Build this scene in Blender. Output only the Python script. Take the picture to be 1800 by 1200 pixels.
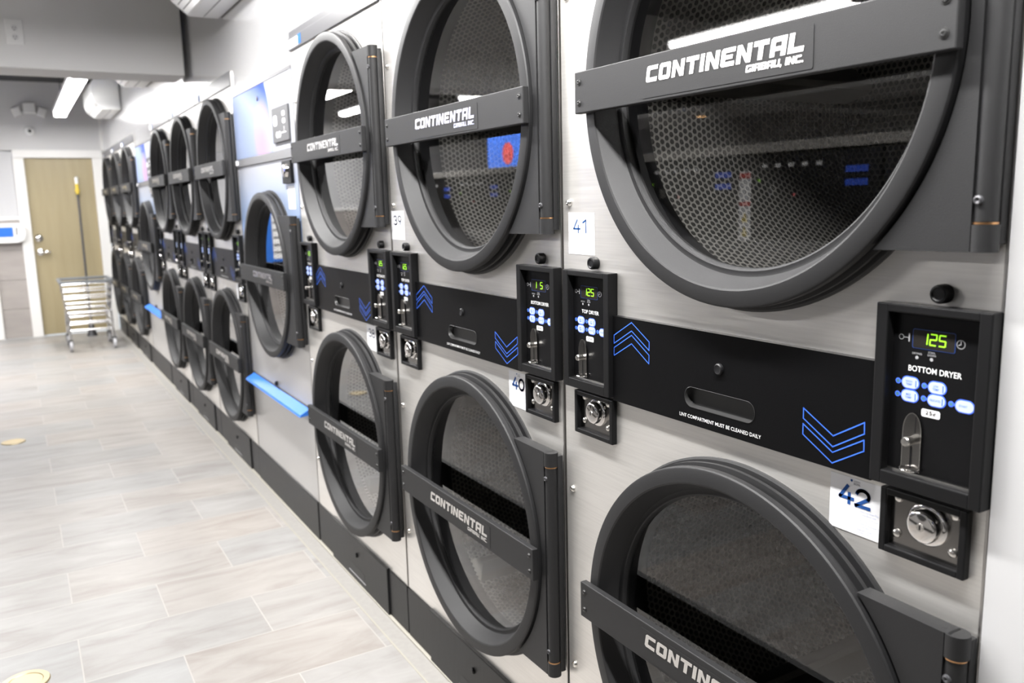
import bpy, bmesh, math, random
from mathutils import Vector, Matrix

for o in list(bpy.data.objects):
    bpy.data.objects.remove(o)
sc = bpy.context.scene
col = sc.collection
random.seed(7)
PI = math.pi

# ------------------------------------------------------------------ camera, world, exposure, lights
CAM = Vector((-0.8533, -0.4766, 1.2127))
YAW, PITCH, ROLL, FPX = 0.5272, -0.1664, -0.0246, 1484.2
f_ = Vector((math.sin(YAW) * math.cos(PITCH), math.cos(YAW) * math.cos(PITCH), math.sin(PITCH)))
r_ = f_.cross(Vector((0, 0, 1))).normalized()
u_ = r_.cross(f_)
c_, s_ = math.cos(ROLL), math.sin(ROLL)
R_ = c_ * r_ + s_ * u_
U_ = -s_ * r_ + c_ * u_
cd = bpy.data.cameras.new('camera')
cam = bpy.data.objects.new('camera', cd)
col.objects.link(cam)
cam.matrix_world = Matrix(((R_.x, U_.x, -f_.x, CAM.x), (R_.y, U_.y, -f_.y, CAM.y), (R_.z, U_.z, -f_.z, CAM.z), (0, 0, 0, 1)))
cd.sensor_width = 36.0
cd.lens = 36.0 * FPX / 1800.0
cd.clip_start = 0.05
cd.dof.use_dof = True
cd.dof.focus_distance = 1.3
cd.dof.aperture_fstop = 5.6
sc.camera = cam

sc.view_settings.view_transform = 'Standard'
sc.view_settings.look = 'None'
sc.view_settings.gamma = 1.0
sc.view_settings.use_curve_mapping = False
sc.view_settings.exposure = 0.0
sc.cycles.use_denoising = True
sc.cycles.max_bounces = 8
sc.cycles.diffuse_bounces = 4
sc.cycles.glossy_bounces = 4
sc.cycles.transparent_max_bounces = 16
sc.cycles.caustics_reflective = False
sc.cycles.caustics_refractive = False
sc.cycles.sample_clamp_indirect = 6.0

w = bpy.data.worlds.new('world')
sc.world = w
w.use_nodes = True
w.node_tree.nodes['Background'].inputs[0].default_value = (0.8, 0.85, 0.9, 1)
w.node_tree.nodes['Background'].inputs[1].default_value = 1.0

TUBE_POWER = 50.0

# ------------------------------------------------------------------ materials
def mat(name, color, rough=0.5, metal=0.0, spec=0.5, emit=None, estr=0.0):
    m = bpy.data.materials.new(name)
    m.use_nodes = True
    b = m.node_tree.nodes['Principled BSDF']
    b.inputs['Base Color'].default_value = (*color, 1)
    b.inputs['Roughness'].default_value = rough
    b.inputs['Metallic'].default_value = metal
    b.inputs['Specular IOR Level'].default_value = spec
    if emit:
        b.inputs['Emission Color'].default_value = (*emit, 1)
        b.inputs['Emission Strength'].default_value = estr
    return m

def nt(m):
    return m.node_tree.nodes, m.node_tree.links, m.node_tree.nodes['Principled BSDF']

def add_noise_rough(m, scale=(1, 1, 1), nscale=40, amount=0.15, base=0.35, bump=0.0, colvar=None):
    n, l, b = nt(m)
    tc = n.new('ShaderNodeTexCoord')
    mp = n.new('ShaderNodeMapping')
    mp.inputs['Scale'].default_value = scale
    nz = n.new('ShaderNodeTexNoise')
    nz.inputs['Scale'].default_value = nscale
    nz.inputs['Detail'].default_value = 4
    l.new(tc.outputs['Object'], mp.inputs[0])
    l.new(mp.outputs[0], nz.inputs['Vector'])
    if amount:
        mr = n.new('ShaderNodeMapRange')
        mr.inputs[3].default_value = base - amount
        mr.inputs[4].default_value = base + amount
        l.new(nz.outputs['Fac'], mr.inputs[0])
        l.new(mr.outputs[0], b.inputs['Roughness'])
    if bump:
        bp = n.new('ShaderNodeBump')
        bp.inputs['Strength'].default_value = bump
        bp.inputs['Distance'].default_value = 0.001
        l.new(nz.outputs['Fac'], bp.inputs['Height'])
        l.new(bp.outputs[0], b.inputs['Normal'])
    if colvar:
        cr = n.new('ShaderNodeMix')
        cr.data_type = 'RGBA'
        cr.inputs[6].default_value = (*colvar[0], 1)
        cr.inputs[7].default_value = (*colvar[1], 1)
        l.new(nz.outputs['Fac'], cr.inputs[0])
        l.new(cr.outputs[2], b.inputs['Base Color'])
    return m

M = {}
M['steel'] = add_noise_rough(mat('brushed_steel', (0.7, 0.68, 0.65), 0.36, 0.74), (1, 2.2, 70), 4, 0.09, 0.36, 0.05,
                             ((0.72, 0.70, 0.67), (0.90, 0.88, 0.845)))
M['steel_side'] = mat('steel_edge', (0.62, 0.6, 0.58), 0.3, 1.0)
M['black'] = add_noise_rough(mat('black_powder_coat', (0.0125, 0.0125, 0.0133), 0.55, 0.0, 0.42), (1, 1, 1), 900, 0.04, 0.55, 0.2)
M['black_dark'] = mat('black_plastic_deep', (0.008, 0.008, 0.009), 0.4, 0.0, 0.3)
M['bezel'] = add_noise_rough(mat('black_bezel', (0.0075, 0.0075, 0.008), 0.4, 0.0, 0.2), (1, 1, 1), 900, 0.04, 0.42, 0.15)
M['panel'] = add_noise_rough(mat('black_panel', (0.004, 0.004, 0.0044), 0.36, 0.0, 0.1), (1, 1, 1), 700, 0.04, 0.34, 0.15)
M['overlay'] = mat('black_overlay', (0.006, 0.006, 0.0065), 0.25, 0.0, 0.25)
M['kick'] = add_noise_rough(mat('kick_black', (0.013, 0.013, 0.0137), 0.45, 0.0, 0.25), (1, 30, 1), 12, 0.06, 0.42, 0.1)
M['screw_black'] = mat('screw_black', (0.03, 0.03, 0.03), 0.35, 0.3)
M['rubber'] = mat('rubber', (0.015, 0.015, 0.016), 0.65)
M['chrome'] = mat('chrome', (0.82, 0.8, 0.78), 0.08, 1.0)
M['silver'] = mat('silver_letter', (0.80, 0.79, 0.77), 0.24, 1.0)
M['zinc'] = mat('zinc_screw', (0.78, 0.76, 0.72), 0.25, 1.0)
M['brass'] = mat('brass_washer', (0.75, 0.42, 0.2), 0.3, 1.0)
M['white_print'] = mat('white_print', (0.85, 0.85, 0.85), 0.5)
M['grey_print'] = mat('grey_print', (0.35, 0.35, 0.36), 0.5)
M['blue_print'] = mat('blue_print', (0.05, 0.16, 0.85), 0.4)
M['blue_ink'] = mat('blue_ink', (0.02, 0.075, 0.26), 0.6, 0.0, 0.1)
M['blue_light_ink'] = mat('blue_light_ink', (0.025, 0.085, 0.26), 0.6, 0.0, 0.05)
M['pale_ink'] = mat('pale_ink', (0.45, 0.5, 0.72), 0.5)
M['paper'] = mat('paper', (0.86, 0.86, 0.88), 0.45)
M['button'] = mat('button_lit', (0.2, 0.22, 0.25), 0.3, emit=(0.72, 0.84, 1.0), estr=0.78)
M['button_rim'] = mat('button_rim_lit', (0.05, 0.1, 0.6), 0.3, emit=(0.08, 0.2, 0.95), estr=0.8)
M['led_dim'] = mat('led_teal', (0.05, 0.14, 0.18), 0.4, emit=(0.08, 0.2, 0.3), estr=0.5)
M['digit'] = mat('digit_lit', (0.2, 0.6, 0.02), 0.4, emit=(0.46, 1.0, 0.03), estr=1.0)
M['window'] = mat('display_window', (0.02, 0.018, 0.016), 0.15)
M['blue_line'] = mat('display_border', (0.02, 0.06, 0.25), 0.4)
M['tube'] = mat('tube_lit', (1, 1, 1), 0.5, emit=(1.0, 0.985, 0.97), estr=14.0)
M['tube'].cycles.emission_sampling = 'NONE'
M['white_metal'] = mat('white_metal', (0.8, 0.8, 0.8), 0.35)
M['white_plastic'] = mat('white_plastic', (0.9, 0.9, 0.89), 0.3)
M['white_trim'] = mat('white_trim', (0.82, 0.81, 0.79), 0.4)
M['grey_slot'] = mat('vent_dark', (0.12, 0.12, 0.12), 0.5)
M['handle_blue'] = mat('blue_film', (0.035, 0.17, 0.62), 0.4, 0.0, 0.25)
M['handle_strip'] = mat('handle_strip', (0.25, 0.25, 0.26), 0.3, 0.6)
M['trim_dark'] = mat('top_trim_dark', (0.07, 0.07, 0.075), 0.35, 0.0)
M['lens'] = mat('camera_lens', (0.02, 0.02, 0.02), 0.2)
M['yellow'] = mat('yellow_plastic', (0.75, 0.55, 0.04), 0.4)
M['dark_metal'] = mat('dark_metal', (0.07, 0.07, 0.075), 0.4, 0.5)
M['cart_chrome'] = mat('cart_chrome', (0.75, 0.75, 0.76), 0.2, 1.0)
M['cart_grey'] = mat('cart_bumper', (0.16, 0.17, 0.18), 0.5)
M['caster'] = mat('caster_wheel', (0.5, 0.5, 0.52), 0.5)
M['washer_body'] = mat('washer_body', (0.5, 0.5, 0.5), 0.35, 0.9)
M['washer_black'] = mat('washer_black', (0.012, 0.012, 0.013), 0.25)
M['red_print'] = mat('red_print', (0.7, 0.05, 0.04), 0.5)
M['yellow_print'] = mat('yellow_print', (0.8, 0.6, 0.02), 0.5)
M['stone'] = mat('stone_ledge', (0.45, 0.43, 0.4), 0.4)
M['dark_wall'] = mat('dark_wall', (0.12, 0.12, 0.125), 0.7)
M['screen_blue'] = mat('screen_blue', (0.05, 0.15, 0.6), 0.3, emit=(0.08, 0.22, 0.9), estr=2.0)
M['screen_red'] = mat('screen_red', (0.6, 0.1, 0.1), 0.3, emit=(0.8, 0.1, 0.1), estr=1.2)
M['warm'] = mat('warm_lamp', (1, 0.7, 0.4), 0.4, emit=(1.0, 0.55, 0.22), estr=14)
M['gold'] = mat('floor_brass', (0.52, 0.43, 0.27), 0.4, 0.8)

def make_glass():
    m = bpy.data.materials.new('door_glass')
    m.use_nodes = True
    n, l = m.node_tree.nodes, m.node_tree.links
    n.clear()
    out = n.new('ShaderNodeOutputMaterial')
    mx = n.new('ShaderNodeMixShader')
    tr = n.new('ShaderNodeBsdfTransparent')
    tr.inputs[0].default_value = (0.82, 0.82, 0.81, 1)
    gl = n.new('ShaderNodeBsdfGlossy')
    gl.inputs['Roughness'].default_value = 0.0
    gl.inputs['Color'].default_value = (0.95, 0.95, 0.95, 1)
    lw = n.new('ShaderNodeLayerWeight')
    pw = n.new('ShaderNodeMath'); pw.operation = 'POWER'; pw.inputs[1].default_value = 5.0
    l.new(lw.outputs['Facing'], pw.inputs[0])
    sch = n.new('ShaderNodeMath'); sch.operation = 'MULTIPLY_ADD'
    sch.inputs[1].default_value = 0.957; sch.inputs[2].default_value = 0.043
    l.new(pw.outputs[0], sch.inputs[0])
    mu = n.new('ShaderNodeMath'); mu.operation = 'MULTIPLY'; mu.use_clamp = True
    mu.inputs[1].default_value = 1.8      # two faces of the pane
    l.new(sch.outputs[0], mu.inputs[0])
    l.new(mu.outputs[0], mx.inputs[0])
    l.new(tr.outputs[0], mx.inputs[1])
    l.new(gl.outputs[0], mx.inputs[2])
    l.new(mx.outputs[0], out.inputs[0])
    return m
M['glass'] = make_glass()

def make_drum():
    m = mat('perforated_drum', (0.5, 0.49, 0.47), 0.28, 0.7)
    n, l, b = nt(m)
    uv = n.new('ShaderNodeUVMap')
    P = 0.0130
    S = (P, P * math.sqrt(3), 1)
    def vm(op, a=None, bvec=None):
        x = n.new('ShaderNodeVectorMath')
        x.operation = op
        if a is not None:
            l.new(a, x.inputs[0])
        if bvec is not None:
            x.inputs[1].default_value = bvec
        return x
    d = vm('DIVIDE', uv.outputs[0], S)
    dd = []
    for off in (0.0, 0.5):
        a = vm('ADD', d.outputs[0], (off, off, 0))
        fr = vm('FRACTION', a.outputs[0])
        su = vm('SUBTRACT', fr.outputs[0], (0.5, 0.5, 0))
        mu = vm('MULTIPLY', su.outputs[0], (S[0], S[1], 0))
        le = vm('LENGTH', mu.outputs[0])
        dd.append(le.outputs['Value'])
    mn = n.new('ShaderNodeMath')
    mn.operation = 'MINIMUM'
    l.new(dd[0], mn.inputs[0])
    l.new(dd[1], mn.inputs[1])
    mr = n.new('ShaderNodeMapRange')
    mr.interpolation_type = 'SMOOTHSTEP'
    mr.inputs[1].default_value = 0.0039
    mr.inputs[2].default_value = 0.0052
    l.new(mn.outputs[0], mr.inputs[0])
    mx = n.new('ShaderNodeMix')
    mx.data_type = 'RGBA'
    mx.inputs[6].default_value = (0.11, 0.108, 0.104, 1)
    mx.inputs[7].default_value = (0.54, 0.525, 0.50, 1)
    l.new(mr.outputs[0], mx.inputs[0])
    l.new(mx.outputs[2], b.inputs['Base Color'])
    bp = n.new('ShaderNodeBump')
    bp.inputs['Strength'].default_value = 1.0
    bp.inputs['Distance'].default_value = 0.003
    l.new(mr.outputs[0], bp.inputs['Height'])
    l.new(bp.outputs[0], b.inputs['Normal'])
    return m
M['drum'] = make_drum()
M['baffle'] = mat('drum_baffle', (0.32, 0.31, 0.29), 0.3, 1.0)

def make_floor():
    m = mat('floor_tile', (0.5, 0.5, 0.5), 0.4)
    n, l, b = nt(m)
    g = n.new('ShaderNodeNewGeometry')
    mp = n.new('ShaderNodeMapping')
    mp.inputs['Location'].default_value = (0.325 + 0.489 * 40, -1.845 + 0.2605 * 61, 0)
    mp.inputs['Rotation'].default_value = (0, 0, 0)
    l.new(g.outputs['Position'], mp.inputs[0])
    br = n.new('ShaderNodeTexBrick')
    br.offset = 0.5
    br.inputs['Scale'].default_value = 1.0
    br.inputs['Brick Width'].default_value = 0.489
    br.inputs['Row Height'].default_value = 0.2605
    br.inputs['Mortar Size'].default_value = 0.0022
    br.inputs['Mortar Smooth'].default_value = 0.3
    br.inputs['Bias'].default_value = 0.0
    br.inputs['Color1'].default_value = (0.0, 0.0, 0.0, 1)
    br.inputs['Color2'].default_value = (1.0, 1.0, 1.0, 1)
    br.inputs['Mortar'].default_value = (0.5, 0.5, 0.5, 1)
    l.new(mp.outputs[0], br.inputs['Vector'])
    # each tile samples its own patch of stone veining
    va = n.new('ShaderNodeVectorMath'); va.operation = 'SCALE'
    va.inputs[3].default_value = 7.0
    l.new(br.outputs['Color'], va.inputs[0])
    vb = n.new('ShaderNodeVectorMath'); vb.operation = 'ADD'
    l.new(g.outputs['Position'], vb.inputs[0]); l.new(va.outputs[0], vb.inputs[1])
    m2 = n.new('ShaderNodeMapping')
    m2.inputs['Scale'].default_value = (1.0, 4.0, 1)
    m2.inputs['Rotation'].default_value = (0, 0, 0.12)
    l.new(vb.outputs[0], m2.inputs[0])
    nz = n.new('ShaderNodeTexNoise')
    nz.inputs['Scale'].default_value = 3.2
    nz.inputs['Detail'].default_value = 9
    nz.inputs['Roughness'].default_value = 0.62
    nz.inputs['Distortion'].default_value = 0.7
    l.new(m2.outputs[0], nz.inputs['Vector'])
    cr = n.new('ShaderNodeValToRGB')
    e = cr.color_ramp.elements
    e[0].position = 0.28; e[0].color = (0.255, 0.235, 0.22, 1)
    e[1].position = 0.72; e[1].color = (0.385, 0.375, 0.365, 1)
    x = e.new(0.5); x.color = (0.33, 0.32, 0.308, 1)
    l.new(nz.outputs['Fac'], cr.inputs[0])
    # warm / cool tone per tile
    tn = n.new('ShaderNodeMix'); tn.data_type = 'RGBA'; tn.blend_type = 'MULTIPLY'
    tn.inputs[0].default_value = 1.0
    t2 = n.new('ShaderNodeMix'); t2.data_type = 'RGBA'
    t2.inputs[6].default_value = (0.92, 0.94, 0.96, 1)
    t2.inputs[7].default_value = (1.04, 0.99, 0.95, 1)
    l.new(br.outputs['Color'], t2.inputs[0])
    l.new(cr.outputs[0], tn.inputs[6]); l.new(t2.outputs[2], tn.inputs[7])
    mm = n.new('ShaderNodeMix'); mm.data_type = 'RGBA'
    mm.inputs[7].default_value = (0.41, 0.39, 0.37, 1)
    l.new(br.outputs['Fac'], mm.inputs[0]); l.new(tn.outputs[2], mm.inputs[6])
    l.new(mm.outputs[2], b.inputs['Base Color'])
    bp = n.new('ShaderNodeBump'); bp.invert = True
    bp.inputs['Strength'].default_value = 0.4; bp.inputs['Distance'].default_value = 0.002
    l.new(br.outputs['Fac'], bp.inputs['Height']); l.new(bp.outputs[0], b.inputs['Normal'])
    b.inputs['Roughness'].default_value = 0.42
    return m
M['floor'] = make_floor()
M['border'] = add_noise_rough(mat('border_tile', (0.48, 0.46, 0.42), 0.5), (1, 1, 1), 60, 0.05, 0.5, 0, ((0.28, 0.27, 0.255), (0.37, 0.355, 0.335)))
M['grout'] = mat('grout_bead', (0.38, 0.36, 0.31), 0.6)
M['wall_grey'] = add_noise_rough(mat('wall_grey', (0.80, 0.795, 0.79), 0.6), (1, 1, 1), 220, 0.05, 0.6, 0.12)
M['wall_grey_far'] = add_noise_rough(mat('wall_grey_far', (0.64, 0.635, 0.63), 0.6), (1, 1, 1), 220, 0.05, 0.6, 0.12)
M['wall_pale'] = mat('wall_pale', (0.55, 0.55, 0.56), 0.6)
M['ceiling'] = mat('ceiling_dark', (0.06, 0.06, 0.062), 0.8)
M['white_wall'] = mat('white_wall', (0.60, 0.60, 0.605), 0.4)
def make_gloss_wall():
    m = mat('white_gloss_panel', (0.82, 0.82, 0.83), 0.2, 0.75, 0.7)
    add_noise_rough(m, (1, 14, 0.25), 2.0, 0.06, 0.16, 0.5)
    return m
M['gloss_wall'] = make_gloss_wall()
M['tan_door'] = add_noise_rough(mat('tan_wood_door', (0.42, 0.32, 0.17), 0.4), (6, 6, 0.5), 4, 0.05, 0.42, 0.0,
                                ((0.31, 0.255, 0.145), (0.39, 0.33, 0.20)))
M['wall_tile'] = add_noise_rough(mat('wall_tile', (0.36, 0.33, 0.31), 0.4), (1, 1, 5), 3, 0.05, 0.4, 0.0,
                                 ((0.29, 0.265, 0.25), (0.44, 0.405, 0.38)))

def make_graphic():
    """printed dryer fascia: pale panel with a blue swoosh and a pink bloom, laid out in the panel's own metres"""
    m = mat('printed_fascia', (0.8, 0.82, 0.9), 0.45, 0.0, 0.12)
    n, l, b = nt(m)
    tc = n.new('ShaderNodeTexCoord')
    sx = n.new('ShaderNodeSeparateXYZ')
    l.new(tc.outputs['Object'], sx.inputs[0])
    def math_(op, a, bb=None, clamp=False):
        x = n.new('ShaderNodeMath'); x.operation = op; x.use_clamp = clamp
        for i, v in enumerate((a, bb)):
            if v is None: continue
            if isinstance(v, (int, float)): x.inputs[i].default_value = v
            else: l.new(v, x.inputs[i])
        return x.outputs[0]
    y, z = sx.outputs['Y'], sx.outputs['Z']
    # edge of swoosh: y = 0.33 - curve
    edge = math_('ADD', 0.27, math_('MULTIPLY', math_('POWER', math_('MAXIMUM', math_('SUBTRACT', z, 1.42), 0.0), 2.0), 1.3))
    right = math_('MULTIPLY', math_('SUBTRACT', y, edge), 60.0, True)     # 1 on the graphic side
    low = math_('ADD', 1.49, math_('MULTIPLY', math_('SUBTRACT', y, 0.33), 0.42))
    dz = math_('MULTIPLY', math_('SUBTRACT', z, low), 8.0, True)
    bluef = math_('MULTIPLY', right, dz)
    py = math_('SUBTRACT', y, 0.42); pz = math_('SUBTRACT', z, 1.47)
    d2 = math_('ADD', math_('MULTIPLY', py, py), math_('MULTIPLY', pz, pz))
    pink = math_('SUBTRACT', 1.0, math_('MULTIPLY', math_('SQRT', d2), 7.0), True)
    c1 = n.new('ShaderNodeMix'); c1.data_type = 'RGBA'
    c1.inputs[6].default_value = (0.32, 0.33, 0.36, 1); c1.inputs[7].default_value = (0.21, 0.26, 0.39, 1)
    l.new(right, c1.inputs[0])
    c2 = n.new('ShaderNodeMix'); c2.data_type = 'RGBA'
    c2.inputs[7].default_value = (0.01, 0.04, 0.30, 1)
    l.new(bluef, c2.inputs[0]); l.new(c1.outputs[2], c2.inputs[6])
    c3 = n.new('ShaderNodeMix'); c3.data_type = 'RGBA'
    c3.inputs[7].default_value = (0.45, 0.20, 0.30, 1)
    l.new(math_('MULTIPLY', pink, right), c3.inputs[0]); l.new(c2.outputs[2], c3.inputs[6])
    l.new(c3.outputs[2], b.inputs['Base Color'])
    return m
M['graphic'] = make_graphic()
def make_fade():
    m = mat('printed_lower_fascia', (0.7, 0.72, 0.78), 0.3, 0.35)
    n, l, b = nt(m)
    tc = n.new('ShaderNodeTexCoord'); sx = n.new('ShaderNodeSeparateXYZ'); l.new(tc.outputs['Object'], sx.inputs[0])
    cr = n.new('ShaderNodeValToRGB')
    mr = n.new('ShaderNodeMapRange'); mr.inputs[1].default_value = 1.0; mr.inputs[2].default_value = 1.37
    l.new(sx.outputs['Z'], mr.inputs[0]); l.new(mr.outputs[0], cr.inputs[0])
    e = cr.color_ramp.elements
    e[0].position = 0.0; e[0].color = (0.50, 0.49, 0.48, 1)
    e[1].position = 1.0; e[1].color = (0.44, 0.45, 0.49, 1)
    x = e.new(0.35); x.color = (0.26, 0.38, 0.62, 1)
    l.new(cr.outputs[0], b.inputs['Base Color'])
    return m
M['fade'] = make_fade()

# ------------------------------------------------------------------ mesh helpers
def link(name, bm, m, parent=None, smooth=False, angle=35):
    me = bpy.data.meshes.new(name)
    bmesh.ops.recalc_face_normals(bm, faces=bm.faces) if smooth != 'keep' else None
    if smooth:
        for fc in bm.faces:
            fc.smooth = True
        lim = math.radians(angle)
        for e in bm.edges:
            if len(e.link_faces) == 2 and e.calc_face_angle(0) > lim:
                e.smooth = False
    bm.to_mesh(me); bm.free()
    me.materials.append(M[m] if isinstance(m, str) else m)
    o = bpy.data.objects.new(name, me)
    col.objects.link(o)
    if parent is not None:
        o.parent = parent
    return o

def merge(dst, src, mtx=None):
    me = bpy.data.meshes.new('tmp')
    src.to_mesh(me); src.free()
    if mtx is not None:
        me.transform(mtx)
    dst.from_mesh(me)
    bpy.data.meshes.remove(me)

def box(bm, x0, x1, y0, y1, z0, z1, bev=0.0, seg=2, mtx=None):
    t = bmesh.new()
    vs = [t.verts.new((x, y, z)) for x in (x0, x1) for y in (y0, y1) for z in (z0, z1)]
    for q in ((0, 1, 3, 2), (4, 6, 7, 5), (0, 4, 5, 1), (2, 3, 7, 6), (0, 2, 6, 4), (1, 5, 7, 3)):
        t.faces.new([vs[i] for i in q])
    bmesh.ops.recalc_face_normals(t, faces=t.faces)
    if bev:
        bmesh.ops.bevel(t, geom=list(t.edges), offset=bev, segments=seg, profile=0.5, affect='EDGES')
    merge(bm, t, mtx)
    return bm

def tube(bm, a, b, r, n=16, r2=None, caps=True):
    a, b = Vector(a), Vector(b)
    r2 = r if r2 is None else r2
    d = (b - a).normalized()
    p = d.orthogonal().normalized(); q = d.cross(p)
    A = [bm.verts.new(a + r * (math.cos(2 * PI * i / n) * p + math.sin(2 * PI * i / n) * q)) for i in range(n)]
    B = [bm.verts.new(b + r2 * (math.cos(2 * PI * i / n) * p + math.sin(2 * PI * i / n) * q)) for i in range(n)]
    for i in range(n):
        j = (i + 1) % n
        bm.faces.new((A[i], A[j], B[j], B[i]))
    if caps:
        bm.faces.new(A[::-1]); bm.faces.new(B)
    return bm

def revolve(bm, prof, yc, zc, n=96, close=False, axis='x'):
    """profile of (x, r) revolved about the x direction through (yc, zc)"""
    rings = []
    for x, r in prof:
        if r <= 1e-6:
            rings.append([bm.verts.new((x, yc, zc))])
        else:
            rings.append([bm.verts.new((x, yc + r * math.cos(2 * PI * i / n), zc + r * math.sin(2 * PI * i / n))) for i in range(n)])
    pairs = list(zip(rings[:-1], rings[1:])) + ([(rings[-1], rings[0])] if close else [])
    for A, B in pairs:
        for i in range(n):
            j = (i + 1) % n
            if len(A) == 1 and len(B) == 1:
                continue
            if len(A) == 1:
                bm.faces.new((A[0], B[i], B[j]))
            elif len(B) == 1:
                bm.faces.new((A[i], B[0], A[j]))
            else:
                bm.faces.new((A[i], B[i], B[j], A[j]))
    return bm

def prism(bm, pts, x0, x1):
    """outline of (y, z) pushed from x0 to x1"""
    A = [bm.verts.new((x0, y, z)) for y, z in pts]
    B = [bm.verts.new((x1, y, z)) for y, z in pts]
    n = len(pts)
    bm.faces.new(A); bm.faces.new(B[::-1])
    for i in range(n):
        j = (i + 1) % n
        bm.faces.new((A[j], A[i], B[i], B[j]))
    return bm

def flat(bm, pts, x):
    return bm.faces.new([bm.verts.new((x, y, z)) for y, z in pts])

def roundrect(y0, y1, z0, z1, r, n=6):
    pts = []
    for cy, cz, a0 in ((y1 - r, z1 - r, 0), (y0 + r, z1 - r, 90), (y0 + r, z0 + r, 180), (y1 - r, z0 + r, 270)):
        for i in range(n + 1):
            a = math.radians(a0 + 90 * i / n)
            pts.append((cy + r * math.cos(a), cz + r * math.sin(a)))
    return pts

def outline(bm, pts, x, wd, closed=True):
    """thin printed line along the outline"""
    n = len(pts)
    for i in range(n if closed else n - 1):
        a, b = Vector(pts[i]), Vector(pts[(i + 1) % n])
        d = (b - a).normalized(); q = Vector((-d.y, d.x)) * wd / 2; e = d * wd / 2
        flat(bm, [tuple(a - e + q), tuple(b + e + q), tuple(b + e - q), tuple(a - e - q)], x)

def annulus_plate(bm, y0, y1, z0, z1, yc, zc, r, x, n=64):
    """square plate with a round hole"""
    inner, outer = [], []
    for i in range(n):
        a = 2 * PI * i / n
        c, s = math.cos(a), math.sin(a)
        inner.append(bm.verts.new((x, yc + r * c, zc + r * s)))
        k = min([(y1 - yc) / c if c > 1e-9 else 1e9, (y0 - yc) / c if c < -1e-9 else 1e9,
                 (z1 - zc) / s if s > 1e-9 else 1e9, (z0 - zc) / s if s < -1e-9 else 1e9])
        outer.append(bm.verts.new((x, yc + k * c, zc + k * s)))
    for i in range(n):
        j = (i + 1) % n
        bm.faces.new((inner[i], inner[j], outer[j], outer[i]))

# ---- lettering: text -> flat mesh on a plane that faces -x, reading along -y
FLIP = Matrix(((0, 0, -1, 0), (-1, 0, 0, 0), (0, 1, 0, 0), (0, 0, 0, 1)))
_tc = {}
def text_bm(bm, s, y_left, z_base, height, x, width=None, align='L', bold=0.0, shear=0.0, spacing=1.0):
    key = (s, bold, shear, spacing)
    if key not in _tc:
        cu = bpy.data.curves.new('t', 'FONT')
        cu.body = s; cu.size = 1.0; cu.offset = bold; cu.shear = shear; cu.space_character = spacing
        cu.resolution_u = 3
        ob = bpy.data.objects.new('t', cu)
        col.objects.link(ob)
        bpy.context.view_layer.update()
        me = bpy.data.meshes.new_from_object(ob.evaluated_get(bpy.context.evaluated_depsgraph_get()))
        bpy.data.objects.remove(ob); bpy.data.curves.remove(cu)
        _tc[key] = me
    me = _tc[key].copy()
    xs = [v.co.x for v in me.vertices]; ys = [v.co.y for v in me.vertices]
    x0, x1, yy0, yy1 = min(xs), max(xs), min(ys), max(ys)
    sy = height / (yy1 - yy0)
    sx = width / (x1 - x0) if width else sy
    off = {'L': 0, 'C': -0.5, 'R': -1}[align] * (x1 - x0) * sx
    for v in me.vertices:
        v.co = Vector(((v.co.x - x0) * sx + off, (v.co.y - yy0) * sy, 0))
    me.transform(Matrix.Translation((x, y_left, z_base)) @ FLIP)
    bm.from_mesh(me)
    bpy.data.meshes.remove(me)
    return bm

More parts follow.
